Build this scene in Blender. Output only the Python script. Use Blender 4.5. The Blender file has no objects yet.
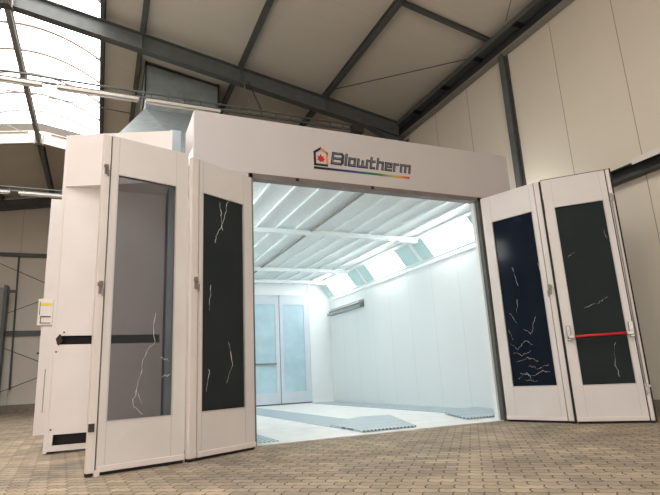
import bpy, bmesh, math, random
from mathutils import Vector, Matrix

random.seed(7)
scene = bpy.context.scene
COL = scene.collection
V = Vector

# ------------------------------------------------------------------ materials
def srgb(r, g, b):
    def f(c):
        c /= 255.0
        return c / 12.92 if c <= 0.04045 else ((c + 0.055) / 1.055) ** 2.4
    return (f(r), f(g), f(b), 1.0)

def N(nt, kind, **kw):
    n = nt.nodes.new(kind)
    for k, v in kw.items():
        setattr(n, k, v)
    return n

def base(name, col, rough=0.5, metal=0.0, spec=0.5):
    m = bpy.data.materials.new(name)
    m.use_nodes = True
    b = m.node_tree.nodes['Principled BSDF']
    b.inputs['Base Color'].default_value = col
    b.inputs['Roughness'].default_value = rough
    b.inputs['Metallic'].default_value = metal
    b.inputs['Specular IOR Level'].default_value = spec
    return m, m.node_tree, b

def mottled(name, c1, c2, scale=3.0, rough=0.5, metal=0.0, bump=0.0, spec=0.5, stretch=(1, 1, 1), detail=4):
    m, nt, b = base(name, c1, rough, metal, spec)
    tc = N(nt, 'ShaderNodeTexCoord')
    mp = N(nt, 'ShaderNodeMapping')
    mp.inputs['Scale'].default_value = stretch
    nz = N(nt, 'ShaderNodeTexNoise')
    nz.inputs['Scale'].default_value = scale
    nz.inputs['Detail'].default_value = detail
    cr = N(nt, 'ShaderNodeValToRGB')
    cr.color_ramp.elements[0].position = 0.3
    cr.color_ramp.elements[1].position = 0.7
    cr.color_ramp.elements[0].color = c1
    cr.color_ramp.elements[1].color = c2
    L = nt.links.new
    L(tc.outputs['Object'], mp.inputs['Vector'])
    L(mp.outputs[0], nz.inputs['Vector'])
    L(nz.outputs['Fac'], cr.inputs[0])
    L(cr.outputs[0], b.inputs['Base Color'])
    if bump:
        bp = N(nt, 'ShaderNodeBump')
        bp.inputs['Strength'].default_value = bump
        bp.inputs['Distance'].default_value = 0.01
        L(nz.outputs['Fac'], bp.inputs['Height'])
        L(bp.outputs[0], b.inputs['Normal'])
    return m

def panelled(name, col, axis, pitch, offset, width=0.014, line=0.45, rough=0.55, axis2=None, pitch2=1, streak=0.06, spec=0.3):
    """sheet panels with thin dark joints every `pitch` metres along an axis"""
    m, nt, b = base(name, col, rough, 0, spec)
    L = nt.links.new
    tc = N(nt, 'ShaderNodeTexCoord')
    sp = N(nt, 'ShaderNodeSeparateXYZ')
    L(tc.outputs['Object'], sp.inputs[0])
    def joint(ax, p, o, w):
        a = N(nt, 'ShaderNodeMath', operation='SUBTRACT'); a.inputs[1].default_value = o
        L(sp.outputs[ax], a.inputs[0])
        q = N(nt, 'ShaderNodeMath', operation='PINGPONG'); q.inputs[1].default_value = p / 2
        L(a.outputs[0], q.inputs[0])
        c = N(nt, 'ShaderNodeMath', operation='LESS_THAN'); c.inputs[1].default_value = w / 2
        L(q.outputs[0], c.inputs[0])
        return c
    j = joint(axis, pitch, offset, width)
    if axis2 is not None:
        j2 = joint(axis2, pitch2, 0, width)
        mx = N(nt, 'ShaderNodeMath', operation='MAXIMUM')
        L(j.outputs[0], mx.inputs[0]); L(j2.outputs[0], mx.inputs[1])
        j = mx
    nz = N(nt, 'ShaderNodeTexNoise'); nz.inputs['Scale'].default_value = 1.3
    nz.inputs['Detail'].default_value = 5
    mpp = N(nt, 'ShaderNodeMapping'); mpp.inputs['Scale'].default_value = (1, 1, 0.25)
    L(tc.outputs['Object'], mpp.inputs[0]); L(mpp.outputs[0], nz.inputs['Vector'])
    mix = N(nt, 'ShaderNodeMixRGB', blend_type='MULTIPLY'); mix.inputs[0].default_value = 1
    mix.inputs[1].default_value = col
    rg = N(nt, 'ShaderNodeMapRange'); rg.inputs[3].default_value = 1 - streak; rg.inputs[4].default_value = 1 + streak
    L(nz.outputs['Fac'], rg.inputs[0]); L(rg.outputs[0], mix.inputs[2])
    mix2 = N(nt, 'ShaderNodeMixRGB')
    mix2.inputs[2].default_value = tuple(c * line for c in col[:3]) + (1,)
    L(j.outputs[0], mix2.inputs[0]); L(mix.outputs[0], mix2.inputs[1])
    L(mix2.outputs[0], b.inputs['Base Color'])
    return m

def emis(name, col, strength):
    m = bpy.data.materials.new(name); m.use_nodes = True
    nt = m.node_tree; nt.nodes.clear()
    e = N(nt, 'ShaderNodeEmission'); e.inputs[0].default_value = col; e.inputs[1].default_value = strength
    o = N(nt, 'ShaderNodeOutputMaterial'); nt.links.new(e.outputs[0], o.inputs[0])
    return m

def tinted(name, col, alpha, rough=0.08, gcol=None, spec=0.3):
    """smoked pane: part see-through, part dark glossy film"""
    m = bpy.data.materials.new(name); m.use_nodes = True
    nt = m.node_tree; nt.nodes.clear(); L = nt.links.new
    p = N(nt, 'ShaderNodeBsdfPrincipled'); p.inputs['Base Color'].default_value = col
    p.inputs['Roughness'].default_value = rough; p.inputs['Specular IOR Level'].default_value = spec
    nz = N(nt, 'ShaderNodeTexNoise'); nz.inputs['Scale'].default_value = 2.2; nz.inputs['Detail'].default_value = 3
    tc = N(nt, 'ShaderNodeTexCoord'); L(tc.outputs['Object'], nz.inputs['Vector'])
    mr = N(nt, 'ShaderNodeMapRange'); mr.inputs[3].default_value = 0.75; mr.inputs[4].default_value = 1.25
    L(nz.outputs['Fac'], mr.inputs[0])
    mm = N(nt, 'ShaderNodeMixRGB', blend_type='MULTIPLY'); mm.inputs[0].default_value = 1; mm.inputs[1].default_value = col
    L(mr.outputs[0], mm.inputs[2]); L(mm.outputs[0], p.inputs['Base Color'])
    t = N(nt, 'ShaderNodeBsdfTransparent'); t.inputs[0].default_value = gcol or (0.9, 0.95, 1, 1)
    x = N(nt, 'ShaderNodeMixShader'); x.inputs[0].default_value = alpha
    L(t.outputs[0], x.inputs[1]); L(p.outputs[0], x.inputs[2])
    o = N(nt, 'ShaderNodeOutputMaterial'); L(x.outputs[0], o.inputs[0])
    return m

M = {}
M['hall_wall'] = panelled('hall_wall_panels', srgb(218, 208, 191), 'Y', 1.25, 4.93, streak=0.05)
M['hall_wall_x'] = panelled('gable_wall_panels', srgb(214, 206, 194), 'X', 1.15, -3.3, streak=0.05)
M['roof'] = panelled('roof_panels', srgb(218, 211, 197), 'Y', 1.0, 0.3, width=0.008, line=0.86, streak=0.05)
M['steel'] = mottled('dark_grey_painted_steel', srgb(84, 88, 87), srgb(96, 98, 96), 6, 0.5, 0.1, spec=0.35)
M['steel_lit'] = mottled('lit_rafter_steel', srgb(190, 184, 174), srgb(198, 192, 182), 4, 0.6)  # strong skylight on the far rafter is put into this paler colour
M['steel_light'] = mottled('grey_primed_steel', srgb(136, 133, 126), srgb(146, 142, 134), 4, 0.55, 0.1)
M['black'] = mottled('black_rubber', srgb(20, 20, 21), srgb(30, 30, 30), 8, 0.7)
M['galv'] = mottled('galvanised_duct_sheet', srgb(146, 156, 158), srgb(166, 174, 174), 5, 0.45, 0.35, spec=0.4)
M['galv_blue'] = mottled('zinc_sheet', srgb(176, 188, 196), srgb(186, 198, 204), 4, 0.5, 0.2)
M['white'] = mottled('white_powder_coat', srgb(222, 212, 206), srgb(228, 218, 212), 2.2, 0.38, spec=0.4)
M['leaf'] = mottled('door_white_sheet_with_film', srgb(214, 207, 203), srgb(222, 216, 212), 1.6, 0.35, spec=0.45)
M['fascia'] = mottled('fascia_sheet_shaded', srgb(196, 189, 187), srgb(200, 193, 191), 1.0, 0.45, spec=0.35)  # darker than the white coat: weaker light up high put into the colour
M['frame_grey'] = mottled('opening_frame_steel', srgb(112, 102, 98), srgb(124, 114, 110), 5, 0.5, 0.1)
M['booth_wall'] = panelled('booth_wall_panels', srgb(226, 231, 231), 'Y', 1.0, 0.1, width=0.010, line=0.8, rough=0.3, streak=0.02, spec=0.5)
M['booth_wall_x'] = mottled('booth_end_wall_sheet', srgb(226, 231, 232), srgb(230, 234, 235), 2, 0.35)
M['booth_ceiling'] = mottled('ceiling_filter_mat', srgb(228, 235, 235), srgb(246, 250, 250), 34, 0.85, bump=0.6, detail=5)
M['booth_bar'] = mottled('white_enamel_bar', srgb(232, 240, 241), srgb(238, 245, 245), 3, 0.35)
M['booth_floor'] = mottled('pale_floor_plate', srgb(222, 222, 220), srgb(236, 235, 232), 3, 0.4)
M['booth_door'] = mottled('booth_door_grey', srgb(196, 204, 214), srgb(204, 212, 220), 3, 0.4)
M['lamp_glass'] = emis('light_box_diffuser', (0.97, 1.0, 0.99, 1), 14.0)
M['lamp_reflector'] = mottled('teal_tinted_reflector_glass', srgb(190, 222, 222), srgb(205, 230, 228), 3, 0.15)
M['metal'] = mottled('brushed_handle_metal', srgb(150, 146, 142), srgb(165, 160, 156), 20, 0.35, 0.8)
M['dark_metal'] = mottled('dark_hardware', srgb(62, 56, 52), srgb(80, 74, 68), 20, 0.5, 0.4)
M['red'] = mottled('red_panic_bar_paint', srgb(206, 26, 30), srgb(214, 34, 36), 5, 0.35)
M['tube'] = mottled('strip_light_housing', srgb(196, 190, 182), srgb(204, 198, 190), 3, 0.5)
M['slot'] = mottled('slot_recess_black', srgb(16, 16, 18), srgb(22, 22, 24), 5, 0.6)
M['yellow'] = mottled('yellow_sticker', srgb(228, 204, 20), srgb(232, 210, 30), 5, 0.5)
M['concrete'] = mottled('plinth_concrete', srgb(128, 118, 102), srgb(146, 136, 120), 5, 0.85, bump=0.3)
M['film'] = mottled('crumpled_clear_film', srgb(206, 204, 200), srgb(226, 226, 222), 12, 0.3)
M['ink'] = mottled('logo_black', srgb(26, 22, 26), srgb(34, 30, 32), 8, 0.5)
M['letter_grey'] = mottled('logo_grey', srgb(112, 118, 128), srgb(122, 128, 136), 8, 0.4)
M['logo_red'] = mottled('logo_red', srgb(196, 28, 26), srgb(206, 36, 30), 8, 0.5)
M['logo_orange'] = mottled('logo_orange', srgb(226, 130, 60), srgb(232, 144, 70), 8, 0.5)
M['skylight'] = emis('daylit_opal_skylight', (1.0, 0.98, 0.965, 1), 8.0)
M['fill_win'] = emis('gate_fill_glow', (1.0, 0.955, 0.91, 1), 5.4)  # glow of the added gate, fills light in from the front
M['arch'] = mottled('skylight_arch_bar', srgb(168, 152, 142), srgb(176, 160, 150), 3, 0.6)
M['rail_dark'] = mottled('dark_rail_and_shade', srgb(44, 46, 46), srgb(58, 60, 58), 6, 0.5)
M['end_board'] = mottled('brown_grey_board', srgb(74, 68, 60), srgb(84, 76, 68), 4, 0.7)
M['glass_hazy'] = tinted('hazy_smoked_pane', srgb(72, 76, 80), 0.36, 0.3, (0.74, 0.74, 0.75, 1), 0.2)
M['glass_dark'] = tinted('dark_smoked_pane', srgb(42, 48, 49), 0.93, 0.15, (0.5, 0.52, 0.55, 1), 0.15)
M['glass_blue'] = tinted('dark_blue_smoked_pane', srgb(22, 30, 42), 0.95, 0.12, (0.4, 0.5, 0.65, 1), 0.12)
M['glass_green'] = tinted('dark_grey_smoked_pane', srgb(36, 44, 44), 0.95, 0.5, (0.5, 0.52, 0.55, 1), 0.1)
M['glass_booth'] = tinted('frosted_blue_pane', srgb(182, 210, 220), 0.92, 0.3, (0.8, 0.9, 1, 1))

def rainbow():
    m, nt, b = base('rainbow_stripe', (0, 0, 0, 1), 0.5)
    tc = N(nt, 'ShaderNodeTexCoord'); sp = N(nt, 'ShaderNodeSeparateXYZ')
    cr = N(nt, 'ShaderNodeValToRGB'); e = cr.color_ramp.elements
    e[0].position = 0.0; e[0].color = srgb(20, 16, 20)
    e[1].position = 1.0; e[1].color = srgb(206, 64, 44)
    for p, c in ((0.16, (26, 24, 44)), (0.32, (44, 44, 128)), (0.45, (34, 84, 130)), (0.56, (30, 116, 96)), (0.68, (60, 128, 60)), (0.80, (186, 178, 84)), (0.90, (222, 150, 74))):
        k = e.new(p); k.color = srgb(*c)
    nt.links.new(tc.outputs['Generated'], sp.inputs[0]); nt.links.new(sp.outputs['X'], cr.inputs[0])
    nt.links.new(cr.outputs[0], b.inputs['Base Color'])
    return m
M['rainbow'] = rainbow()

def grating():
    m, nt, b = base('steel_floor_grating', srgb(150, 170, 182), 0.45, 0.2)
    L = nt.links.new
    tc = N(nt, 'ShaderNodeTexCoord'); sp = N(nt, 'ShaderNodeSeparateXYZ'); L(tc.outputs['Object'], sp.inputs[0])
    def bars(ax, p, w):
        q = N(nt, 'ShaderNodeMath', operation='PINGPONG'); q.inputs[1].default_value = p / 2
        L(sp.outputs[ax], q.inputs[0])
        c = N(nt, 'ShaderNodeMath', operation='LESS_THAN'); c.inputs[1].default_value = w / 2
        L(q.outputs[0], c.inputs[0]); return c
    a = bars('X', 0.06, 0.034); c = bars('Y', 0.5, 0.03)
    mx = N(nt, 'ShaderNodeMath', operation='MAXIMUM'); L(a.outputs[0], mx.inputs[0]); L(c.outputs[0], mx.inputs[1])
    mix = N(nt, 'ShaderNodeMixRGB'); mix.inputs[1].default_value = srgb(96, 112, 124); mix.inputs[2].default_value = srgb(196, 210, 216)
    L(mx.outputs[0], mix.inputs[0]); L(mix.outputs[0], b.inputs['Base Color'])
    return m
M['grate'] = grating()

def pavers():
    m, nt, b = base('interlocking_pavers', srgb(150, 130, 105), 0.8, 0, 0.25)
    L = nt.links.new
    def math_(op, a, v):
        n = N(nt, 'ShaderNodeMath', operation=op)
        for i, q in enumerate((a, v)):
            if isinstance(q, (int, float)): n.inputs[i].default_value = q
            else: L(q, n.inputs[i])
        return n.outputs[0]
    tc = N(nt, 'ShaderNodeTexCoord'); mp = N(nt, 'ShaderNodeMapping'); mp.inputs['Rotation'].default_value = (0, 0, math.radians(38))
    L(tc.outputs['Object'], mp.inputs[0])
    sp = N(nt, 'ShaderNodeSeparateXYZ'); L(mp.outputs[0], sp.inputs[0])
    tx = math_('MULTIPLY', math_('PINGPONG', sp.outputs['X'], 0.05), 0.5)
    ty = math_('MULTIPLY', math_('PINGPONG', sp.outputs['Y'], 0.0575), 0.25)
    cb = N(nt, 'ShaderNodeCombineXYZ')
    L(math_('ADD', sp.outputs['X'], ty), cb.inputs[0]); L(math_('ADD', sp.outputs['Y'], tx), cb.inputs[1])
    bk = N(nt, 'ShaderNodeTexBrick'); bk.offset = 0.5
    for k, v in (('Scale', 1.0), ('Mortar Size', 0.006), ('Mortar Smooth', 0.35), ('Bias', 0.0), ('Brick Width', 0.20), ('Row Height', 0.115)):
        bk.inputs[k].default_value = v
    bk.inputs['Color1'].default_value = srgb(188, 173, 153); bk.inputs['Color2'].default_value = srgb(156, 144, 128)
    bk.inputs['Mortar'].default_value = srgb(88, 76, 64)
    L(cb.outputs[0], bk.inputs['Vector'])
    n1 = N(nt, 'ShaderNodeTexNoise'); n1.inputs['Scale'].default_value = 1.3; n1.inputs['Detail'].default_value = 8; n1.inputs['Roughness'].default_value = 0.65
    L(tc.outputs['Object'], n1.inputs['Vector'])
    n2 = N(nt, 'ShaderNodeTexNoise'); n2.inputs['Scale'].default_value = 55; n2.inputs['Detail'].default_value = 3
    L(tc.outputs['Object'], n2.inputs['Vector'])
    cr = N(nt, 'ShaderNodeValToRGB'); cr.color_ramp.elements[0].position = 0.35; cr.color_ramp.elements[1].position = 0.68
    cr.color_ramp.elements[0].color = (0.62, 0.62, 0.63, 1); cr.color_ramp.elements[1].color = (1.15, 1.08, 0.97, 1)
    L(n1.outputs['Fac'], cr.inputs[0])
    mu = N(nt, 'ShaderNodeMixRGB', blend_type='MULTIPLY'); mu.inputs[0].default_value = 1
    L(bk.outputs['Color'], mu.inputs[1]); L(cr.outputs[0], mu.inputs[2])
    mr = N(nt, 'ShaderNodeMapRange'); mr.inputs[3].default_value = 0.8; mr.inputs[4].default_value = 1.2
    L(n2.outputs['Fac'], mr.inputs[0])
    mu2 = N(nt, 'ShaderNodeMixRGB', blend_type='MULTIPLY'); mu2.inputs[0].default_value = 1
    L(mu.outputs[0], mu2.inputs[1]); L(mr.outputs[0], mu2.inputs[2]); L(mu2.outputs[0], b.inputs['Base Color'])
    bp = N(nt, 'ShaderNodeBump'); bp.inputs['Strength'].default_value = 0.8; bp.inputs['Distance'].default_value = 0.006; bp.invert = True
    L(bk.outputs['Fac'], bp.inputs['Height']); L(bp.outputs[0], b.inputs['Normal'])
    return m
M['pavers'] = pavers()

# ------------------------------------------------------------------ helpers
def empty(name, loc=(0, 0, 0)):
    o = bpy.data.objects.new(name, None); COL.objects.link(o); o.location = loc
    o.empty_display_size = 0.2
    return o

def tag(o, label=None, cat=None, group=None, kind=None):
    if label: o['label'] = label
    if cat: o['category'] = cat
    if group: o['group'] = group
    if kind: o['kind'] = kind
    return o

class MB:
    """collects geometry in world coordinates; build() links one mesh object"""
    def __init__(s): s.bm = bmesh.new()
    def poly_prism(s, pts, d):
        """closed polygon pts (3-D, planar) extruded by vector d"""
        d = V(d); a = [s.bm.verts.new(V(p)) for p in pts]; b = [s.bm.verts.new(V(p) + d) for p in pts]
        n = len(pts)
        s.bm.faces.new(a); s.bm.faces.new(list(reversed(b)))
        for i in range(n): s.bm.faces.new((a[i], b[i], b[(i + 1) % n], a[(i + 1) % n]))
        return s
    def box(s, x0, x1, y0, y1, z0, z1):
        return s.poly_prism([(x0, y0, z0), (x1, y0, z0), (x1, y1, z0), (x0, y1, z0)], (0, 0, z1 - z0))
    def obox(s, o, a, b, c):
        """box from corner o with edge vectors a b c"""
        o, a, b, c = V(o), V(a), V(b), V(c)
        return s.poly_prism([o, o + a, o + a + b, o + b], c)
    def quad(s, *p):
        s.bm.faces.new([s.bm.verts.new(V(q)) for q in p]); return s
    def tube(s, p, q, r, n=8, cap=True):
        p, q = V(p), V(q); d = (q - p).normalized()
        u = d.orthogonal().normalized(); w = d.cross(u)
        ra = [s.bm.verts.new(p + (u * math.cos(t) + w * math.sin(t)) * r) for t in [2 * math.pi * i / n for i in range(n)]]
        rb = [s.bm.verts.new(q + (u * math.cos(t) + w * math.sin(t)) * r) for t in [2 * math.pi * i / n for i in range(n)]]
        for i in range(n): s.bm.faces.new((ra[i], ra[(i + 1) % n], rb[(i + 1) % n], rb[i]))
        if cap: s.bm.faces.new(list(reversed(ra))); s.bm.faces.new(rb)
        return s
    def path(s, pts, r, n=6):
        for a, b in zip(pts, pts[1:]): s.tube(a, b, r, n)
        return s
    def ibeam(s, p, q, h, w, up=(0, 0, 1), tw=0.012, tf=0.018):
        """I-section; p,q = ends of the UNDERSIDE centre line; up = web direction"""
        p, q = V(p), V(q); d = (q - p); dn = d.normalized()
        up = V(up); up = (up - dn * up.dot(dn)).normalized(); sd = dn.cross(up).normalized()
        for (a0, a1, b0, b1) in ((-w / 2, w / 2, 0, tf), (-w / 2, w / 2, h - tf, h), (-tw / 2, tw / 2, tf, h - tf)):
            s.obox(p + sd * a0 + up * b0, d, sd * (a1 - a0), up * (b1 - b0))
        return s
    def build(s, name, mat, parent=None, bevel=0.0, smooth=False):
        bmesh.ops.recalc_face_normals(s.bm, faces=s.bm.faces)
        me = bpy.data.meshes.new(name); s.bm.to_mesh(me); s.bm.free()
        me.materials.append(mat)
        o = bpy.data.objects.new(name, me); COL.objects.link(o)
        if parent is not None:
            o.parent = parent
            o.matrix_parent_inverse = world_of(parent).inverted()
        if smooth:
            for p in me.polygons: p.use_smooth = True
        if bevel:
            b = o.modifiers.new('bevel', 'BEVEL'); b.width = bevel; b.segments = 2; b.limit_method = 'ANGLE'
        return o

def world_of(o):
    m = Matrix.Translation(o.location) @ o.rotation_euler.to_matrix().to_4x4()
    if o.parent is not None:
        m = world_of(o.parent) @ o.matrix_parent_inverse @ m
    return m

def struct(o): return tag(o, kind='structure')

# ------------------------------------------------------------------ dimensions
XW = 7.5                    # right hall wall
YB = 25.3                   # far gable wall
YF = -7.0                   # wall behind the camera
XL = -12.0
RX, RZ, SL = -2.15, 8.70, 0.177      # ridge x, underside of rafter at the ridge, roof slope
def zb(x): return RZ - SL * abs(x - RX)          # underside of rafters
def zr(x): return zb(x) + 0.62                    # underside of the roof panels
SK0, SK1 = -3.95, -0.35                           # skylight edges
SKY0, SKY1 = -5.0, 18.25
Y0 = 6.72                                         # booth front plane

# ------------------------------------------------------------------ setting
struct(MB().quad((XL, YF, 0), (XW, YF, 0), (XW, YB, 0), (XL, YB, 0)).build('floor', M['pavers']))
def gable_pts(y):
    return [(XL, y, 0), (XW, y, 0), (XW, y, zr(XW)), (RX, y, zr(RX)), (XL, y, zr(XL))]
struct(MB().poly_prism(gable_pts(YB), (0, 0.15, 0)).build('wall_back', M['hall_wall_x']))
struct(MB().box(XW, XW + 0.15, YF, YB, 0, zr(XW)).build('wall_right', M['hall_wall']))
struct(MB().box(XL - 0.15, XL, YF, YB, 0, zr(XL)).build('wall_left', M['hall_wall']))
# front wall behind the camera; wide unseen glazed gate added as glowing fill
fw = MB()
fw.poly_prism([(XL, YF, 0), (-8.5, YF, 0), (-8.5, YF, zr(-8.5)), (XL, YF, zr(XL))], (0, -0.15, 0))
fw.poly_prism([(1.5, YF, 0), (XW, YF, 0), (XW, YF, zr(XW)), (1.5, YF, zr(1.5))], (0, -0.15, 0))
fw.poly_prism([(-8.5, YF, 4.8), (1.5, YF, 4.8), (1.5, YF, zr(1.5)), (RX, YF, zr(RX)), (-8.5, YF, zr(-8.5))], (0, -0.15, 0))
fw.box(-8.5, 1.5, YF - 0.15, YF, 0, 0.5)
struct(fw.build('wall_front', M['hall_wall_x']))
w2 = struct(MB().box(-8.5, 1.5, YF - 0.08, YF - 0.04, 0.5, 4.8).build('window_fill', M['fill_win']))
fr = MB()
for i in range(6): fr.box(-8.5 + i * 2 - 0.04, -8.5 + i * 2 + 0.04, YF - 0.04, YF + 0.02, 0.5, 4.8)
for z in (0.5, 1.9, 3.3, 4.74): fr.box(-8.5, 1.5, YF - 0.04, YF + 0.02, z, z + 0.06)
fr.build('frame', M['steel_light'], w2)

def roof_slab(m, x0, x1, y0, y1, t=0.1):
    m.poly_prism([(x0, y0, zr(x0)), (x1, y0, zr(x1)), (x1, y0, zr(x1) + t), (x0, y0, zr(x0) + t)], (0, y1 - y0, 0))
rf = MB()
roof_slab(rf, SK1, XW + 0.15, YF - 0.15, YB + 0.15)
roof_slab(rf, XL - 0.15, SK0, YF - 0.15, YB + 0.15)
for y0, y1 in ((YF - 0.15, SKY0), (SKY1 + 0.35, YB + 0.15)):
    roof_slab(rf, SK0, RX, y0, y1); roof_slab(rf, RX, SK1, y0, y1)
struct(rf.build('ceiling', M['roof']))

# barrel skylight along the ridge
ARC = []
for i in range(17):
    t = i / 16
    ARC.append((SK0 + (SK1 - SK0) * t, zr(SK1) + 0.05 + 0.62 * (1 - (2 * t - 1) ** 2)))
sk = MB()
for (xa, za), (xb, zb_) in zip(ARC, ARC[1:]):
    sk.poly_prism([(xa, SKY0, za), (xb, SKY0, zb_), (xb, SKY0, zb_ + 0.02), (xa, SKY0, za + 0.02)], (0, SKY1 - SKY0, 0))
for y in (SKY0, SKY1 + 0.01):       # closed ends
    sk.poly_prism([(x, y, z) for x, z in ARC], (0, 0.02, 0))
win = struct(sk.build('window_1', M['skylight']))
y = SKY0 + 0.9
while y < SKY1:
    g = MB()
    for (xa, za), (xb, zb_) in zip(ARC, ARC[1:]):
        g.obox((xa, y, za - 0.07), (xb - xa, 0, zb_ - za), (0, 0.09, 0), (0, 0, 0.06))
    g.build('arch_bar', M['arch'], win)
    y += 1.15
cu = MB()
for x in (SK0 - 0.04, SK1):
    cu.box(x, x + 0.04, SKY0, SKY1, zr(SK1) - 0.02, zr(SK1) + 0.10)
cu.build('kerb', M['steel'], win)
for xa, xb in ((SK0, RX), (RX, SK1)):
    MB().poly_prism([(xa, SKY1 + 0.0, zr(xa) - 0.2), (xb, SKY1, zr(xb) - 0.2), (xb, SKY1, zr(xb) + 0.1), (xa, SKY1, zr(xa) + 0.1)], (0, 0.06, 0)).build('end_board', M['end_board'], win)

# plinths
struct(MB().box(XW - 0.03, XW, YF, YB, 0, 0.23).build('baseboard_right', M['concrete']))
struct(MB().box(XL, XW - 0.03, YB - 0.04, YB, 0, 0.31).build('baseboard_back', M['concrete']))

# ------------------------------------------------------------------ steelwork
def rafter(y, label, group=None, mt='steel'):
    t = empty('roof_rafter', (XW - 0.3, y, 0))
    xe = XW - 0.28
    r = MB(); r.ibeam((RX, y, zb(RX)), (xe, y, zb(xe)), 0.42, 0.20); r.build('right_arm', M[mt], t)
    r = MB(); r.ibeam((RX, y, zb(RX)), (XL + 0.2, y, zb(XL + 0.2)), 0.42, 0.20); r.build('left_arm', M[mt], t)
    r = MB()
    for x in (RX - 0.12, RX + 0.12): r.box(x - 0.012, x + 0.012, y - 0.12, y + 0.12, zb(x) - 0.06, zb(x) + 0.42)
    r.build('ridge_plate', M['steel_light'], t)
    for x in (0.55, 2.85, 5.1):
        r = MB(); r.box(x - 0.01, x + 0.01, y - 0.10, y + 0.10, zb(x) + 0.02, zb(x) + 0.42)
        r.build('stiffener', M['steel'], t)
    r = MB(); r.ibeam((XW - 0.02, y, 0), (XW - 0.02, y, zb(XW)), 0.28, 0.22, up=(-1, 0, 0)); r.build('column_post', M['steel'], t)
    r = MB()
    r.poly_prism([(xe, y - 0.01, zb(xe)), (xe - 0.9, y - 0.01, zb(xe - 0.9)), (xe, y - 0.01, zb(xe) - 0.28)], (0, 0.02, 0))
    r.obox((xe, y - 0.1, zb(xe) - 0.29), (-0.9, 0, zb(xe - 0.9) - zb(xe) + 0.28), (0, 0.2, 0), (0, 0, 0.015))
    r.build('haunch', M['steel'], t)
    return tag(t, label, 'rafter', group)
rafter(11.3, 'grey steel rafter crossing above the booth fascia, nearest and largest', 'portal frame rafters')
rafter(18.3, 'pale lit rafter at the end of the skylight, upper left', 'portal frame rafters', 'steel_lit')
rafter(YB - 0.25, 'distant rafter lying against the far gable wall', 'portal frame rafters')

def purlin(x, y0, y1, label, h=0.20, w=0.11, name='roof_purlin', drop=0.0, cat='purlin', mat='steel', group='roof purlins'):
    z = zr(x) - h - drop
    o = MB().ibeam((x, y0, z), (x, y1, z), h, w, up=(SL if x > RX else -SL, 0, 1)).build(name, M[mat])
    return tag(o, label, cat, group)
purlin(5.1, YF, YB, 'steel roof purlin nearest the right wall, above the logo')
purlin(2.85, YF, YB, 'steel roof purlin over the left part of the fascia')
purlin(0.55, YF, YB, 'steel roof purlin passing just left of the grey duct')
purlin(-0.30, YF, YB, 'dark steel purlin along the right edge of the skylight', w=0.08)
purlin(-4.1, YF, YB, 'steel roof purlin beyond the left edge of the skylight')
purlin(-7.0, YF, YB, 'steel roof purlin furthest left of the skylight')
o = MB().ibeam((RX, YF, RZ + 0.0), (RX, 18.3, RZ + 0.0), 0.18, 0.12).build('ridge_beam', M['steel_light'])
tag(o, 'narrow grey ridge beam running under the bright skylight', 'beam')
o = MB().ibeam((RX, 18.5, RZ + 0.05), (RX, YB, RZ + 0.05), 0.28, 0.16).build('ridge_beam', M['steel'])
tag(o, 'dark ridge beam beyond the end of the skylight', 'beam')

# eave beam with cable tray
t = empty('eave_beam', (XW - 0.2, YF, 7.1))
EZ = 7.10
g = MB(); g.box(7.31, 7.5, YF, YB, EZ, EZ + 0.02); g.build('bottom_flange', M['steel_light'], t)  # paler steel carries the lit look of the underside
MB().box(7.42, 7.44, YF, YB, EZ + 0.02, EZ + 0.38).build('web', M['rail_dark'], t)  # dark web and top flange: shade of the recess put into the colour
MB().box(7.31, 7.5, YF, YB, EZ + 0.38, EZ + 0.40).build('top_flange', M['rail_dark'], t)
tag(t, 'dark steel eave beam along the top of the right wall', 'beam')
t = empty('cable_tray', (7.2, YF, 7.4))
g = MB(); g.box(7.20, 7.41, YF, YB, EZ + 0.28, EZ + 0.29); g.box(7.20, 7.21, YF, YB, EZ + 0.29, EZ + 0.40)
g.build('tray_channel', M['steel'], t)
yy = 5.42
while yy < 11:
    MB().box(7.19, 7.40, yy, yy + 0.11, EZ + 0.24, EZ + 0.278).build('bracket', M['black'], t)
    yy += 1.23
for k in range(3): MB().tube((7.25 + k * 0.05, YF, EZ + 0.312), (7.25 + k * 0.05, YB, EZ + 0.312), 0.018, 6).build('cable', M['black'], t)
tag(t, 'cable tray with dark brackets fixed inside the eave beam', 'cable tray')

o = MB().ibeam((XW, 7.36, 0.23), (XW, 7.36, EZ), 0.15, 0.13, up=(-1, 0, 0)).build('wall_post', M['steel'])
tag(o, 'dark steel post on the right wall beyond the right folding doors', 'post')

# girt along the right wall at door-head height
t = empty('wall_rail', (XW - 0.1, 0, 3.5))
g = MB(); g.box(7.34, 7.5, YF, 7.3, 3.53, 3.545); g.box(7.34, 7.5, YF, 7.3, 3.725, 3.74); g.box(7.485, 7.5, YF, 7.3, 3.545, 3.725)
g.build('channel', M['rail_dark'], t)
MB().box(7.325, 7.34, YF, 5.0, 3.70, 3.79).build('top_lip', M['white'], t)
g = MB(); g.tube((7.42, 4.55, 3.64), (7.42, 4.60, 3.45), 0.008, 6); g.build('clip', M['black'], t)
tag(t, 'horizontal dark steel rail on the right wall behind the outer door leaf', 'rail')

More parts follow.
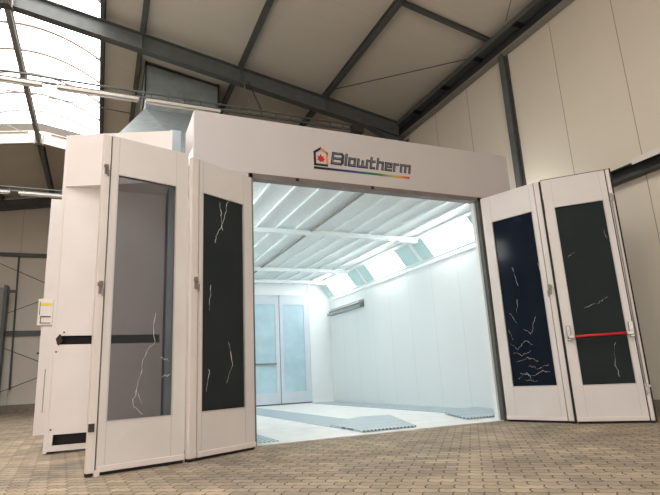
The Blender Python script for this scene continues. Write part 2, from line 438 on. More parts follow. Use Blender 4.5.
def rod(p, q, r, name, label, cat='bracing rod', mat='steel', group=None):
    return tag(MB().tube(p, q, r, 8).build(name, M[mat]), label, cat, group)
rod((5.15, 10.95, zr(5.15) - 0.12), (7.17, 8.0, zr(7.17) - 0.27), 0.012, 'bracing_rod', 'thin roof bracing rod above the logo, from purlin to eave beam')
rod((6.72, 6.12, zr(6.72) - 0.10), (7.18, 6.9, zr(7.18) - 0.12), 0.008, 'bracing_rod', 'very short thin rod at the top of the right eave beam')
o = MB().ibeam((5.15, 7.55, zr(5.15) - 0.13), (7.3, 7.55, zr(7.3) - 0.13), 0.10, 0.07).build('roof_strut', M['steel'])
tag(o, 'short steel strut from the purlin down to the eave beam, top right', 'strut')
rod((SK0, 14.1 - 0.9, 9.0), (SK1, 14.1 - 0.9, 9.0), 0.011, 'skylight_tie_rod', 'thin tie rod across the skylight, the higher of two', 'tie rod', 'steel', 'tie rods across the skylight')
rod((SK0, 15.2, 8.9), (0.5, 15.2, 8.65), 0.018, 'skylight_tie_rod', 'thin tie rod across the skylight, just under the strip lights', 'tie rod', 'steel', 'tie rods across the skylight')
rod((-3.4, 17.0, 8.85), (-2.35, 17.95, 8.78), 0.010, 'bracing_rod', 'thin slanting rod at the far end of the skylight', mat='steel_light')

# far gable wall steel
GY = YB - 0.12
o = MB().box(XL, -0.5, GY, GY + 0.1, 6.40, 6.56).build('gable_rail', M['steel']); tag(o, 'upper horizontal dark rail on the far gable wall', 'rail', 'gable wall rails')
o = MB().box(XL, -0.5, GY, GY + 0.1, 3.06, 3.26).build('gable_rail', M['steel']); tag(o, 'lower horizontal dark rail on the far gable wall', 'rail', 'gable wall rails')
rod((-3.22, GY - 0.06, 0.9), (-3.32, GY - 0.06, 6.4), 0.035, 'drop_pipe', 'thin vertical pipe hanging on the far gable wall', 'pipe')
rod((-4.9, GY - 0.26, 6.45), (-1.5, GY - 0.26, 4.9), 0.014, 'bracing_rod', 'upper bracing rod sloping down to the right on the far wall')
rod((-4.9, GY - 0.20, 3.35), (-1.3, GY - 0.20, 4.95), 0.014, 'bracing_rod', 'bracing rod sloping up to the right above the lower far rail')
rod((-4.9, GY - 0.26, 3.15), (-1.3, GY - 0.26, 1.55), 0.014, 'bracing_rod', 'bracing rod sloping down to the right under the lower far rail')
rod((-4.9, GY - 0.20, 0.30), (-1.3, GY - 0.20, 1.70), 0.014, 'bracing_rod', 'bracing rod sloping up to the right beside the far plinth')
t = empty('tall_locker', (-4.3, 24.3, 0))
MB().box(-5.2, -3.62, 24.3, 24.8, 0, 4.9).build('casing', M['steel_light'], t)
MB().box(-3.62, -3.50, 24.25, 24.85, 0, 5.0).build('corner_post', M['steel'], t)
MB().box(-3.50, -3.2, 24.5, 24.6, 4.75, 4.85).build('bracket_arm', M['steel'], t)
tag(t, 'tall grey steel enclosure by the far wall at the left edge', 'enclosure')

# ------------------------------------------------------------------ hanging light rails
def light_row(y, z, xs, x0, x1, rail_label, labels, ng):
    t = empty('light_rail', ((x0 + x1) / 2, y, z))
    MB().box(x0, x1, y - 0.02, y + 0.02, z + 0.12, z + 0.165).build('rail_profile', M['steel'], t)
    MB().tube((x0, y - 0.05, z + 0.24), (x1, y - 0.05, z + 0.24), 0.022, 8).build('conduit', M['steel'], t)
    k = x0
    while k < x1: MB().box(k, k + 0.02, y - 0.05, y - 0.02, z + 0.14, z + 0.25).build('saddle_clip', M['steel'], t); k += 0.35
    tag(t, rail_label, 'light rail')
    for (a, b), lab in zip(xs, labels):
        r = empty('hanging_strip_light', ((a + b) / 2, y, z))
        MB().box(a, b, y - 0.055, y + 0.055, z + 0.05, z + 0.119).build('housing', M['tube'], r, bevel=0.008)
        g = MB(); g.tube((a + 0.04, y, z + 0.03), (b - 0.04, y, z + 0.03), 0.022, 10); g.build('tube', M['tube'], r, smooth=True)
        tag(r, lab, 'strip light', ng)
    return t
row = light_row(10.8, 6.64, [(-4.3, -2.95), (-2.65, -1.30), (-1.05, 0.52), (0.66, 2.25)], -5.2, 5.85,
          'long steel light rail with conduit hung in front of the near rafter',
          ['strip light on the near rail cut off by the left frame edge', 'strip light on the near rail, left of the gap under the skylight',
           'strip light on the near rail between skylight and duct', 'strip light on the near rail in front of the grey duct'], 'strip lights on the near rail')
MB().box(5.55, 5.86, 10.72, 10.88, 6.72, 6.92).build('junction_box', M['dark_metal'], row)
light_row(17.6, 6.62, [(-4.4, -2.72), (-2.50, -0.9)], -5.2, -0.6,
          'further light rail low under the dark roof, left edge',
          ['strip light on the far rail at the left frame edge', 'strip light on the far rail meeting the white housing'], 'strip lights on the far rail')
rod((2.94, 10.8, 6.922), (2.90, 11.2, zb(2.9) + 0.05), 0.022, 'hanger_rod', 'straight hanger rod carrying the light rail beside the chain', 'hanger')
g = MB()
a, b = V((3.22, 10.8, 6.925)), V((3.0, 11.15, 7.85)); n = 16
for i in range(n):
    p = a.lerp(b, i / n); q = a.lerp(b, (i + 0.8) / n)
    off = V((0.022, 0, 0)) if i % 2 else V((0, 0.022, 0))
    g.tube(p + off, q + off, 0.009, 6); g.tube(p - off, q - off, 0.009, 6)
    g.tube(p - off, p + off, 0.009, 6); g.tube(q - off, q + off, 0.009, 6)
tag(g.build('hanging_chain', M['dark_metal']), 'dark link chain hanging from the rafter to the light rail', 'chain')

# ------------------------------------------------------------------ duct
t = empty('ventilation_duct', (1.6, 12.9, 4.5))
dx0, dx1, dy0, dy1 = 0.76, 2.55, 12.6, 13.9
g = MB()
g.poly_prism([(dx0, dy0, 7.35), (dx1, dy0, 7.35), (dx1, dy0, zr(dx1)), (dx0, dy0, zr(dx0))], (0, dy1 - dy0, 0))
cx, cz = (dx0 + dx1) / 2, 8.0
g.build('duct_shaft', M['galv'], t)
# raised cross-break crease on the lower front of the shaft
g = MB()
a, b, c = V((dx0 + 0.25, dy0, 7.42)), V((dx1 - 0.25, dy0, 7.42)), V((cx, dy0 - 0.10, 7.80))
g.quad(a, b, c); g.quad(a, c, V((cx, dy0, 8.1))); g.quad(c, b, V((cx, dy0, 8.1)))
g.build('crease_panel', M['galv'], t)
g = MB()
g.box(dx0 - 0.04, dx0, dy0 - 0.04, dy1 + 0.04, 7.9, zr(dx0)); g.box(dx1, dx1 + 0.04, dy0 - 0.04, dy1 + 0.04, 7.3, zr(dx1))
g.obox((dx0 - 0.04, dy0 - 0.05, zr(dx0) - 0.07), (dx1 - dx0 + 0.08, 0, zr(dx1) - zr(dx0)), (0, 0.05, 0), (0, 0, 0.035))
g.build('flange', M['rail_dark'], t)
# transition down to the air handling unit
A = V((dx0, dy0, 7.5)); B = V((dx1, dy0, 7.5)); C = V((dx1, dy1, 7.5)); D = V((dx0, dy1, 7.5))
a = V((-0.55, 9.6, 4.42)); b = V((1.55, 8.9, 4.50)); c = V((2.9, 8.9, 4.50)); d = V((2.9, 12.4, 4.6)); e = V((-0.03, 12.4, 4.6))
g = MB()
bm = g.bm
tvs = [bm.verts.new(p) for p in (A, B, C, D, a, b, c, d, e)]
A_, B_, C_, D_, a_, b_, c_, d_, e_ = tvs
for f in ((A_, a_, b_), (A_, b_, c_, B_), (B_, c_, d_, C_), (C_, d_, e_, D_), (D_, e_, a_, A_), (A_, B_, C_, D_), (a_, b_, c_, d_, e_)):
    bm.faces.new(f)
g.build('duct_transition', M['galv'], t)
MB().box(0.87, 1.03, 7.95, 8.35, 0.0, 4.72).build('riser', M['galv_blue'], t)
tag(t, 'large galvanised ventilation duct rising from behind the cabinet to the roof', 'duct')

# ------------------------------------------------------------------ air handling cabinet left of the booth
cy = 8.076
t = empty('equipment_cabinet', (0.1, cy + 0.2, 0))
def wall_with_slots(m, x0, x1, y, z0, z1, slots, depth):
    """front sheet with open slots, boxes between"""
    zs = [z0]
    for (sx0, sx1, sz0, sz1) in slots:
        m.box(x0, x1, y, y + depth, zs[-1], sz0)
        m.box(x0, sx0, y, y + depth, sz0, sz1); m.box(sx1, x1, y, y + depth, sz0, sz1)
        zs.append(sz1)
    m.box(x0, x1, y, y + depth, zs[-1], z1)
g = MB(); wall_with_slots(g, -0.56, 0.84, cy, 0.03, 3.66, [(-0.50, 0.80, 0.10, 0.235), (-0.50, 0.80, 1.395, 1.515)], 0.04)
g.box(-0.55, 0.84, cy + 0.25, cy + 0.75, 0.03, 3.66); g.box(-0.55, -0.51, cy + 0.04, cy + 0.25, 0.03, 3.66); g.box(0.80, 0.84, cy + 0.04, cy + 0.25, 0.03, 3.66)
g.build('lower_casing', M['white'], t)
for z0, z1 in ((0.06, 0.3), (1.35, 1.55)):
    MB().box(-0.50, 0.79, cy + 0.20, cy + 0.245, z0, z1).build('slot_backing', M['slot'], t)
MB().box(-0.60, -0.56, cy - 0.01, cy + 0.78, 0.01, 4.46).build('corner_strip', M['white'], t)
# upper head turned toward the doors
P0 = V((-0.56, cy - 0.01, 0)); P1 = V((0.845, 7.47, 0))
g = MB(); g.poly_prism([P0 + V((0, 0, 3.66)), P1 + V((0, 0, 3.66)), V((0.845, cy + 0.75, 3.66)), V((-0.56, cy + 0.75, 3.66))], (0, 0, 0.81))
g.build('upper_casing', M['white'], t)
g = MB(); g.obox((-0.545, cy - 0.03, 1.47), (0.05, -0.07, 0.06), (0.02, 0, -0.02), (0.02, 0.02, -0.07)); g.build('lever', M['dark_metal'], t)
for x, z in ((-0.53, 0.30), (-0.53, 1.30), (-0.45, 1.56)):
    MB().tube((x, cy - 0.006, z), (x, cy, z), 0.013, 8).build('screw_head', M['dark_metal'], t)
tag(t, 'tall white equipment cabinet with two black slots left of the booth', 'cabinet')

t = empty('control_box', (-0.70, cy + 0.1, 1.68))
g = MB(); g.box(-0.79, -0.605, cy + 0.02, cy + 0.2, 1.66, 2.02); g.build('casing', M['white'], t, bevel=0.006)
MB().box(-0.765, -0.625, cy + 0.013, cy + 0.02, 1.93, 1.965).build('warning_label', M['yellow'], t)
MB().box(-0.77, -0.762, cy + 0.012, cy + 0.02, 1.80, 1.98).build('dark_edge', M['dark_metal'], t)
g = MB(); g.box(-0.755, -0.63, cy + 0.012, cy + 0.02, 1.77, 1.785); g.box(-0.755, -0.745, cy + 0.012, cy + 0.02, 1.69, 1.77); g.box(-0.755, -0.63, cy + 0.012, cy + 0.02, 1.685, 1.695)
g.build('lower_frame', M['dark_metal'], t)
tag(t, 'small white control box with yellow label on the cabinet side', 'control box')

t = empty('air_handling_unit', (0, 12, 0))
MB().box(-1.05, -0.62, 11.6, 12.35, 0.0, 4.62).build('housing', M['white'], t)
MB().box(-0.93, -0.915, 11.595, 11.6, 0.4, 1.2).build('panel_seam', M['steel_light'], t)
g = MB(); g.tube((-1.07, 11.62, 2.05), (-1.07, 11.58, 2.05), 0.035, 10); g.build('red_button', M['logo_red'], t)
g = MB(); g.tube((-1.07, 11.62, 1.5), (-1.07, 11.58, 1.5), 0.02, 10); g.build('bolt', M['dark_metal'], t)
tag(t, 'white air handling housing further back, showing left of the cabinet', 'housing')

# ------------------------------------------------------------------ spray booth
B = empty('spray_booth', (3.77, Y0, 0))
OX0, OX1, OZ = 1.80, 5.825, 3.61
FX0, FX1, FZ = 1.04, 6.52, 4.46
IX0, IX1, IY1, IZ = 1.12, 7.02, 16.1, 3.83
# fascia box
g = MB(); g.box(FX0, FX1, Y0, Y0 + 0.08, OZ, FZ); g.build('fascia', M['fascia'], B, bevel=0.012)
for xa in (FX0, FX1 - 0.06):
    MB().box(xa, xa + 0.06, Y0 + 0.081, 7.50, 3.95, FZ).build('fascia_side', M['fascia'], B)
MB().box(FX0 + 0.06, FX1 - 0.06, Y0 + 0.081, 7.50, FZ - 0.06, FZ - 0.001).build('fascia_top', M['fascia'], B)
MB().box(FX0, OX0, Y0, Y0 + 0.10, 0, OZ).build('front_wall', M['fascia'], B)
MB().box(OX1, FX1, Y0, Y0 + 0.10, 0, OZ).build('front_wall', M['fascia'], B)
g = MB(); g.box(OX0, OX1, Y0 - 0.015, Y0 + 0.12, OZ - 0.075, OZ); g.build('frame_head', M['frame_grey'], B)
MB().box(OX0 - 0.01, OX0 + 0.05, Y0 - 0.015, Y0 + 0.12, 0, OZ).build('frame_jamb', M['frame_grey'], B)
MB().box(OX1 - 0.085, OX1 + 0.01, Y0 - 0.015, Y0 + 0.12, 0, OZ).build('frame_jamb', M['steel'], B)
g = MB(); g.box(OX1 - 0.125, OX1 - 0.086, Y0 + 0.06, Y0 + 0.14, 0, OZ - 0.065); g.build('inner_jamb', M['booth_wall_x'], B)
for x in (2.49, 3.72):
    MB().box(x, x + 0.05, Y0 - 0.022, Y0 - 0.015, OZ - 0.05, OZ - 0.005).build('door_catch', M['black'], B)
# hinge pads
for x, z in ((OX1 - 0.01, 3.28), (OX1 - 0.01, 0.25), (OX0 - 0.03, 3.25), (OX0 - 0.03, 0.5)):
    MB().box(x, x + 0.04, Y0 - 0.05, Y0 - 0.016, z, z + 0.17).build('hinge', M['steel_light'], B)
# body
HX = 6.62   # where ceiling meets slanted lamp bank
HZ = 3.30   # where lamp bank meets the wall
g = MB(); g.box(IX1, IX1 + 0.08, Y0 + 0.1, IY1, 0.0, HZ); g.build('side_wall', M['booth_wall'], B)
g = MB(); g.box(IX0 - 0.08, IX0, Y0 + 0.1, IY1, 0.0, HZ); g.build('side_wall', M['booth_wall'], B)
LX = IX0 + (IX1 - HX)
g = MB(); g.box(LX, HX, Y0 + 0.1, IY1, IZ, IZ + 0.08); g.build('ceiling_mat', M['booth_ceiling'], B)
# ceiling ribs
x = LX + 0.02; k = 0
while x < HX:
    MB().box(x - 0.026, x + 0.026, Y0 + 0.14, IY1, IZ - 0.045, IZ).build('ceiling_rib', M['booth_bar'], B)
    x += 0.42; k += 1
g = MB(); g.box(3.94, 3.985, Y0 + 0.14, IY1, IZ - 0.07, IZ - 0.0451); g.build('centre_profile', M['steel_light'], B)
for y in (9.9, 13.65, 15.4):
    g = MB(); g.box(LX, HX - 0.05, y - 0.045, y + 0.045, IZ - 0.14, IZ - 0.046); g.build('cross_bar', M['booth_bar'], B, bevel=0.01)
    g = MB(); g.box(HX - 0.55, HX - 0.05, y - 0.07, y + 0.07, IZ - 0.17, IZ - 0.141); g.build('cross_bar_end', M['booth_bar'], B, bevel=0.01)
# wall/ceiling trims
for xa in (HX, LX):
    MB().box(xa - 0.04, xa + 0.04, Y0 + 0.14, IY1, IZ - 0.05, IZ + 0.02).build('ceiling_trim', M['booth_bar'], B)
# back wall with pair of doors
g = MB()
bx0, bx1, bz = 3.18, 6.28, 3.42
g.box(IX0, bx0, IY1, IY1 + 0.08, 0, IZ + 0.08); g.box(bx1, IX1 + 0.08, IY1, IY1 + 0.08, 0, IZ + 0.08); g.box(bx0, bx1, IY1, IY1 + 0.08, bz, IZ + 0.08)
g.build('end_wall', M['booth_wall_x'], B)
g = MB(); g.box(bx1 - 0.02, bx1 + 0.06, IY1 - 0.03, IY1, 0, IZ); g.build('corner_post', M['booth_wall_x'], B)
def rear_door(x0, x1, gx0, gx1, rail):
    d = MB(); gz0, gz1 = 0.38, 3.11
    d.box(x0, gx0, IY1 - 0.02, IY1 + 0.04, 0.05, bz); d.box(gx1, x1, IY1 - 0.02, IY1 + 0.04, 0.05, bz)
    d.box(gx0, gx1, IY1 - 0.02, IY1 + 0.04, 0.05, gz0); d.box(gx0, gx1, IY1 - 0.02, IY1 + 0.04, gz1, bz)
    o = d.build('rear_door', M['booth_door'], B)
    MB().box(gx0, gx1, IY1 + 0.0, IY1 + 0.01, gz0, gz1).build('glass', M['glass_booth'], o)
    if rail: MB().box(gx0 - 0.03, gx1 + 0.01, IY1 - 0.06, IY1 - 0.02, 1.235, 1.28).build('push_bar', M['steel_light'], o)
    MB().box(x0, x1, IY1 - 0.015, IY1 + 0.03, 0.0, 0.05).build('seal', M['steel'], o)
rear_door(5.25, 6.27, 5.36, 6.07, False)
rear_door(4.22, 5.23, 4.40, 5.10, True)
rear_door(3.19, 4.20, 3.36, 4.06, False)
MB().box(bx0, bx1, IY1 + 0.06, IY1 + 0.08, 0, bz).build('door_backing', M['booth_wall_x'], B)


# slanted lamp bank (both sides of the booth)
YS = [Y0 + 0.12, 7.45, 10.38, 13.28, IY1]
def lamp_bank(xa, za, xb, zb2, out):
    """sloping strip between ceiling edge (xa,za) and wall top (xb,zb2)"""
    A_ = V((xa, 0, za)); B_ = V((xb, 0, zb2)); d = B_ - A_; L = d.length; d.normalize()
    nrm = V((d.z, 0, -d.x)) * (1 if out > 0 else -1)      # pointing to the outside
    if nrm.z < 0: nrm = -nrm
    def slab(m, s0, s1, y0, y1, n0, n1):
        m.obox(A_ + d * s0 + nrm * n0 + V((0, y0, 0)), V((0, y1 - y0, 0)), d * (s1 - s0), nrm * (n1 - n0))
    for y0, y1 in zip(YS, YS[1:]):
        f = MB()
        slab(f, 0, 0.09, y0, y1, 0, 0.03); slab(f, L - 0.07, L, y0, y1, 0, 0.03)
        slab(f, 0.09, L - 0.07, y0, y0 + 0.05, 0, 0.03); slab(f, 0.09, L - 0.07, y1 - 0.05, y1, 0, 0.03)
        o = f.build('light_box', M['booth_bar'], B)
        m = min(0.75, (y1 - y0) * 0.26)
        e = MB(); slab(e, 0.09, L - 0.07, y0 + m, y1 - m * 0.7, 0.028, 0.05); e.build('diffuser', M['lamp_glass'], o)
        for ya, yb in ((y0 + 0.05, y0 + m), (y1 - m * 0.7, y1 - 0.05)):
            e = MB(); slab(e, 0.09, L - 0.07, ya, yb, 0.022, 0.05); e.build('reflector', M['lamp_reflector'], o)
lamp_bank(HX, IZ, IX1, HZ, 1)
lamp_bank(LX, IZ, IX0, HZ, -1)
g = MB(); g.box(IX1 - 0.03, IX1, Y0 + 0.14, IY1, HZ - 0.07, HZ); g.build('wall_trim', M['booth_bar'], B)
# outer roof over the lamp banks
g = MB(); g.box(IX0 - 0.08, IX1 + 0.08, 7.5, IY1 + 0.08, 4.05, 4.12); g.box(IX0 - 0.08, IX0 - 0.02, 7.5, IY1, HZ, 4.05); g.box(IX1 + 0.02, IX1 + 0.08, 7.5, IY1, HZ, 4.05)
g.build('outer_shell', M['frame_grey'], B)
# wall ledge with tube fixture
g = MB(); g.box(IX1 - 0.16, IX1, 13.6, 15.95, 2.72, 2.75); g.box(IX1 - 0.03, IX1, 13.6, 15.95, 2.75, 2.94); g.box(IX1 - 0.16, IX1 - 0.14, 13.6, 15.95, 2.75, 2.79)
o = g.build('wall_shelf', M['galv'], B)
MB().tube((IX1 - 0.09, 13.65, 2.84), (IX1 - 0.09, 15.9, 2.84), 0.04, 10).build('tube', M['steel_light'], o)
MB().poly_prism([(IX1 - 0.16, 13.58, 2.72), (IX1, 13.58, 2.72), (IX1, 13.58, 2.94)], (0, 0.02, 0)).build('end_bracket', M['steel'], o)
# floor
g = MB(); g.box(IX0, IX1, Y0 + 0.0, IY1, 0.002, 0.012); g.build('booth_floor', M['booth_floor'], B)
for (x0, x1, y0, y1, z) in ((1.45, 2.2, 6.9, 15.7, 0.018), (3.42, 4.25, 7.6, 15.7, 0.018), (6.1, 6.98, 7.3, 15.7, 0.018)):
    MB().box(x0, x1, y0, y1, 0.012, z).build('floor_grating', M['grate'], B)
def ramp(p, name='raised_grating'):
    g = MB(); g.poly_prism(p, (0, 0, 0.02)); return g.build(name, M['grate'], B)
ramp([(3.49, 8.23, 0.02), (3.42, 6.92, 0.02), (4.3, 6.92, 0.02), (5.06, 9.04, 0.02), (4.6, 9.25, 0.02), (3.9, 8.75, 0.02)])
ramp([(5.45, 7.25, 0.02), (6.6, 7.2, 0.02), (6.95, 8.9, 0.04), (5.9, 8.5, 0.04)])
tag(B, 'large white spray booth with folding glazed doors and a lit interior', 'spray booth')

# --- logo on the fascia
YL = Y0
g = MB()
def ribbon(m, pts, t, y, d, closed=False):
    """flat stroked polyline in the fascia plane, pts are (x, z)"""
    n = len(pts)
    segs = list(zip(pts, pts[1:])) + ([(pts[-1], pts[0])] if closed else [])
    for (ax, az), (bx, bz_) in segs:
        dx, dz = bx - ax, bz_ - az; l = math.hypot(dx, dz) or 1
        ux, uz = dx / l, dz / l; px, pz = -uz * t / 2, ux * t / 2
        ex, ez = ux * t / 2, uz * t / 2
        m.poly_prism([(ax - ex + px, y, az - ez + pz), (bx + ex + px, y, bz_ + ez + pz), (bx + ex - px, y, bz_ + ez - pz), (ax - ex - px, y, az - ez - pz)], (0, -d, 0))
hx0, hx1 = 2.81, 3.01
ribbon(g, [(2.905, 4.13), (hx0, 4.06), (hx0, 3.865), (hx1 - 0.01, 3.865)], 0.034, YL, 0.006)
logo = g.build('logo_house', M['ink'], B)
g = MB(); ribbon(g, [(2.925, 4.125), (hx1, 4.06), (hx1, 3.90)], 0.030, YL, 0.007); g.build('orange_outline', M['logo_orange'], logo)
g = MB()
leaf = [(2.905, 4.045), (2.925, 4.0), (2.955, 4.01), (2.945, 3.975), (2.975, 3.96), (2.95, 3.94), (2.945, 3.915), (2.915, 3.925), (2.895, 3.905), (2.875, 3.94), (2.845, 3.945), (2.865, 3.975), (2.85, 4.0), (2.885, 4.0)]
c0 = (2.908, 3.965)
for (a, b) in zip(leaf, leaf[1:] + leaf[:1]):
    g.poly_prism([(c0[0], YL, c0[1]), (a[0], YL, a[1]), (b[0], YL, b[1])], (0, -0.006, 0))
g.build('red_leaf', M['logo_red'], logo)

# wordmark: blocky slanted letters, dark outline and grey core
H, XH = 0.185, 0.130
GL = {
 'B': (0.19, [[(0, 0), (0, 1), (.85, 1), (1, .85), (1, .65), (.85, .5), (0, .5)], [(.85, .5), (1, .35), (1, .15), (.85, 0), (0, 0)]]),
 'l': (0.0, [[(0, 0), (0, 1)]]),
 'o': (0.105, [[(0, 0), (1, 0), (1, .68), (0, .68), (0, 0)]]),
 'w': (0.17, [[(0, .68), (0, 0), (.5, 0), (1, 0), (1, .68)], [(.5, 0), (.5, .55)]]),
 't': (0.08, [[(0.2, 1), (0.2, 0), (1, 0)], [(-.2, .68), (1, .68)]]),
 'h': (0.105, [[(0, 0), (0, 1)], [(0, .68), (1, .68), (1, 0)]]),
 'e': (0.105, [[(1, 0), (0, 0), (0, .68), (1, .68), (1, .34), (0, .34)]]),
 'r': (0.075, [[(0, 0), (0, .68), (1, .68)]]),
 'm': (0.18, [[(0, 0), (0, .68), (1, .68), (1, 0)], [(.5, 0), (.5, .68)]]),
}
cur = 3.085
WS = 0.885
gap = 0.066 * WS
for ch in 'Blowtherm':
    w, strokes = GL[ch]
    w *= WS
    dk = MB(); gy = MB()
    for st in strokes:
        pts = [(cur + p[0] * w + 0.16 * p[1] * H, 3.915 + p[1] * (H - 0.02)) for p in st]
        ribbon(dk, pts, 0.038, YL, 0.006)
        ribbon(gy, pts, 0.016, YL, 0.010)
    o = dk.build('letter', M['ink'], B)
    gy.build('grey_core', M['letter_grey'], o)
    cur += w + gap
g = MB(); g.poly_prism([(2.79, YL, 3.795), (4.44, YL, 3.805), (4.44, YL, 3.84), (2.79, YL, 3.83)], (0, -0.006, 0)); g.build('rainbow_stripe', M['rainbow'], B)

# --- folding door leaves
def door_leaf(A2, B2, height, u0, u1, glass, gmat, post=None, groove=None, bottom=0.032, flap=0.885, name='door_leaf', fr_z=None):
    """leaf standing on the floor from A2 (hinge side) toward B2; visible face toward the camera"""
    A2, B2 = V((A2[0], A2[1], 0)), V((B2[0], B2[1], 0))
    d = (B2 - A2).normalized(); n = V((-d.y, d.x, 0))
    if n.y < 0: n = -n                       # n points away from the camera
    L = (B2 - A2).length
    def P(u, z, k=0.0): return A2 + d * u + n * k + V((0, 0, z))
    def bx(m, ua, ub, za, zb3, ka, kb): m.obox(P(ua, za, ka), d * (ub - ua), n * (kb - ka), V((0, 0, zb3 - za)))
    ga, gb, gz0, gz1 = glass
    T = 0.05
    m = MB()
    bx(m, u0, ga, bottom, height, 0, T); bx(m, gb, flap, bottom, height, 0, T)
    bx(m, ga, gb, bottom, gz0, 0, T); bx(m, ga, gb, gz1, height, 0, T)
    leaf_o = m.build(name, M['leaf'], B)
    # border joint lines around the infill panels
    for z0, z1 in ((bottom + 0.06, gz0), (gz1, height - 0.01)):
        for ua in (ga - 0.006, gb):
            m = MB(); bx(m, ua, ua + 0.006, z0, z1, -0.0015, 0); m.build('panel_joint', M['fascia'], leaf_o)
    m = MB(); bx(m, ga, gb, gz0, gz1, 0.018, 0.026); m.build('glass', gmat, leaf_o)
    m = MB()
    w = 0.012
    bx(m, ga - w, gb + w, gz0 - w, gz0, -0.004, 0.02); bx(m, ga - w, gb + w, gz1, gz1 + w, -0.004, 0.02)
    bx(m, ga - w, ga, gz0, gz1, -0.004, 0.02); bx(m, gb, gb + w, gz0, gz1, -0.004, 0.02)
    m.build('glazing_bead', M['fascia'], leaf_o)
    m = MB(); bx(m, u0, flap, bottom, bottom + 0.055, -0.018, 0); m.build('kick_rail', M['white'], leaf_o, bevel=0.005)
    m = MB(); bx(m, u0 + 0.01, u1 - 0.01, 0.004, bottom, 0.005, 0.045); m.build('bottom_seal', M['black'], leaf_o)
    m = MB(); bx(m, flap, flap + 0.015, bottom, height, 0.02, T); m.build('groove', M['dark_metal'], leaf_o)  # dark strip standing in for shadow between leaf and stile
    m = MB(); bx(m, flap + 0.015, u1, bottom, height, -0.012, T); m.build('edge_stile', M['white'], leaf_o, bevel=0.006)
    m = MB(); bx(m, u1 - 0.05, u1 - 0.004, 0.0, bottom + 0.035, -0.006, T + 0.006); m.build('floor_bolt', M['black'], leaf_o)
    return leaf_o, bx, P

def film(leaf_o, P, lines, r=0.004):
    """loose wisps of torn protective film, each strand a part"""
    for ln in lines:
        m = MB()
        pts = []
        for (a, b) in zip(ln, ln[1:]):
            for i in range(5):
                t = i / 5
                pts.append((a[0] + (b[0] - a[0]) * t + random.uniform(-.012, .012), a[1] + (b[1] - a[1]) * t + random.uniform(-.014, .014)))
        pts.append(ln[-1])
        for i, (a, b) in enumerate(zip(pts, pts[1:])):
            rr = r * random.uniform(0.10, 0.75)
            m.tube(P(a[0], a[1], -0.002 - rr), P(b[0], b[1], -0.002 - rr), rr, 5)
        m.build('peeling_film', M['film'], leaf_o)

def latch(leaf_o, bx, u, z, s=1.0):
    m = MB(); bx(m, u - 0.016 * s, u + 0.016 * s, z - 0.05 * s, z + 0.05 * s, -0.026, -0.011)
    bx(m, u - 0.006 * s, u + 0.03 * s, z + 0.01 * s, z + 0.035 * s, -0.045, -0.026)
    bx(m, u - 0.022 * s, u - 0.008 * s, z - 0.07 * s, z - 0.01 * s, -0.040, -0.026)
    return m.build('latch', M['metal'], leaf_o, bevel=0.002)

# left pair
l1, bx1, P1f = door_leaf((1.757, 6.434), (0.885, 5.950), 3.425, 0.0, 0.975, (0.155, 0.800, 0.495, 3.01), M['glass_dark'], flap=0.86)
latch(l1, bx1, 0.905, 1.90, 1.4)
film(l1, P1f, [[(0.10, 3.16), (0.30, 3.12), (0.42, 2.98), (0.50, 2.70), (0.60, 2.52), (0.62, 2.42)], [(0.55, 2.95), (0.52, 2.75), (0.50, 2.6)], [(0.02, 3.14), (0.2, 3.10)],
               [(0.42, 1.25), (0.36, 1.0), (0.45, 0.78)], [(0.7, 0.95), (0.74, 0.7)], [(0.68, 1.9), (0.7, 1.6)]], 0.0045)
l2, bx2, P2f = door_leaf((0.867, 5.966), (-0.002, 5.710), 3.455, 0.0, 0.965, (0.150, 0.797, 0.488, 3.015), M['glass_hazy'], flap=0.875)
latch(l2, bx2, 0.93, 3.05, 1.1); latch(l2, bx2, 0.925, 1.78, 1.3)
m = MB(); bx2(m, 0.915, 0.97, 0.40, 0.475, -0.03, -0.011); m.build('hinge_plate', M['dark_metal'], l2, bevel=0.003)
m = MB(); bx2(m, 0.85, 0.90, 0.0, 0.055, -0.03, 0.0); m.build('hinge_foot', M['white'], l2)
film(l2, P2f, [[(0.36, 1.55), (0.35, 1.25), (0.45, 1.1), (0.50, 0.85), (0.56, 0.62), (0.45, 0.52)], [(0.53, 0.78), (0.46, 0.62)], [(0.60, 0.34), (0.74, 0.20), (0.83, 0.10)], [(0.5, 0.42), (0.68, 0.28)],
               [(0.2, 1.05), (0.28, 1.08)], [(0.17, 0.9), (0.27, 0.88)]], 0.0035)
# right pair
r1, bx3, P3f = door_leaf((5.700, 6.634), (6.035, 5.672), 3.535, 0.035, 1.055, (0.200, 0.875, 0.513, 3.095), M['glass_blue'], flap=0.955)
latch(r1, bx3, 0.985, 1.87, 1.5)
film(r1, P3f, [[(0.25, 1.15), (0.35, 1.05), (0.5, 1.18), (0.6, 1.1)], [(0.3, 0.85), (0.5, 0.92), (0.65, 0.86)], [(0.35, 0.7), (0.55, 0.66), (0.7, 0.72), (0.8, 0.70)],
               [(0.5, 1.35), (0.6, 1.25), (0.7, 1.5)], [(0.4, 0.6), (0.6, 0.58)], [(0.45, 1.8), (0.42, 1.6)], [(0.85, 2.3), (0.9, 2.1)], [(0.45, 2.3), (0.5, 2.0)], [(0.3, 1.6), (0.4, 1.45)], [(0.28, 1.0), (0.4, 0.96), (0.55, 1.02)], [(0.5, 0.8), (0.62, 0.76), (0.8, 0.8)], [(0.3, 0.62), (0.45, 0.7), (0.5, 0.62)], [(0.25, 1.35), (0.3, 1.2)]], 0.003)
r2, bx4, P4f = door_leaf((6.022, 5.576), (6.665, 4.912), 3.515, 0.0, 0.925, (0.137, 0.780, 0.508, 3.065), M['glass_green'], flap=0.862)
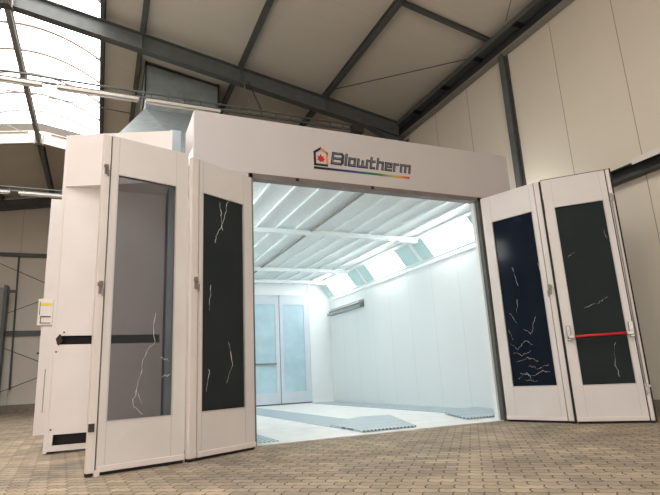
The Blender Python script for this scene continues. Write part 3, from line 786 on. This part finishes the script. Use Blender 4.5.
latch(r2, bx4, 0.895, 3.09, 1.2); latch(r2, bx4, 0.905, 0.44, 1.2)
m = MB(); m.tube(P4f(0.885, 0.50, -0.04), P4f(0.89, 3.05, -0.04), 0.009, 8); m.build('latch_rod', M['metal'], r2)
m = MB(); bx4(m, 0.035, 0.09, 1.11, 1.32, -0.05, 0.0); bx4(m, 0.05, 0.13, 1.14, 1.19, -0.11, -0.05); m.build('bar_mount', M['metal'], r2, bevel=0.006)
m = MB(); bx4(m, 0.81, 0.87, 1.11, 1.32, -0.05, 0.0); bx4(m, 0.77, 0.855, 1.14, 1.19, -0.11, -0.05); m.build('bar_mount', M['metal'], r2, bevel=0.006)
m = MB(); m.tube(P4f(0.12, 1.165, -0.085), P4f(0.79, 1.165, -0.085), 0.017, 12); o = m.build('panic_bar', M['red'], r2, smooth=True); o['label'] = 'red push bar across the glass'
m = MB(); bx4(m, -0.01, 0.925, 3.515, 3.525, 0, 0.05); bx4(m, 0.925, 0.945, 0.01, 3.525, -0.01, 0.05); m.build('black_edge_seal', M['black'], r2)
m = MB(); bx4(m, -0.035, -0.005, 0.01, 3.5, 0.0, 0.05); m.build('meeting_seal', M['black'], r2)
film(r2, P4f, [[(0.3, 1.55), (0.5, 1.6), (0.62, 1.68)], [(0.62, 1.05), (0.57, 0.8), (0.6, 0.6)], [(0.72, 2.65), (0.75, 2.5)], [(0.2, 2.3), (0.3, 2.35)]], 0.003)

# ------------------------------------------------------------------ light, world, camera
w = bpy.data.worlds.new('world'); scene.world = w; w.use_nodes = True
bgn = w.node_tree.nodes['Background']; bgn.inputs[0].default_value = (1.0, 0.98, 0.95, 1); bgn.inputs[1].default_value = 1.0

cam_d = bpy.data.cameras.new('camera'); cam_d.sensor_width = 36; cam_d.lens = 525 * 36 / 660
cam = bpy.data.objects.new('camera', cam_d); COL.objects.link(cam)
R3 = Matrix(((0.917744831816227, -0.04937997126570249, -0.39408887590542796), (-0.3940365567064388, -0.2376057348380028, -0.8878506106046368), (-0.04979573931109832, 0.9701057330053725, -0.23751894900527415)))
cam.matrix_world = Matrix.Translation((0, 0, 0.8)) @ R3.to_4x4()
scene.camera = cam
cam_d.clip_start = 0.05

vs_ = scene.view_settings
vs_.view_transform = 'Standard'; vs_.look = 'None'; vs_.gamma = 1; vs_.use_curve_mapping = False
vs_.exposure = 0.0
scene.cycles.max_bounces = 8; scene.cycles.diffuse_bounces = 5; scene.cycles.transparent_max_bounces = 12
scene.cycles.use_denoising = True
scene.cycles.sample_clamp_indirect = 8
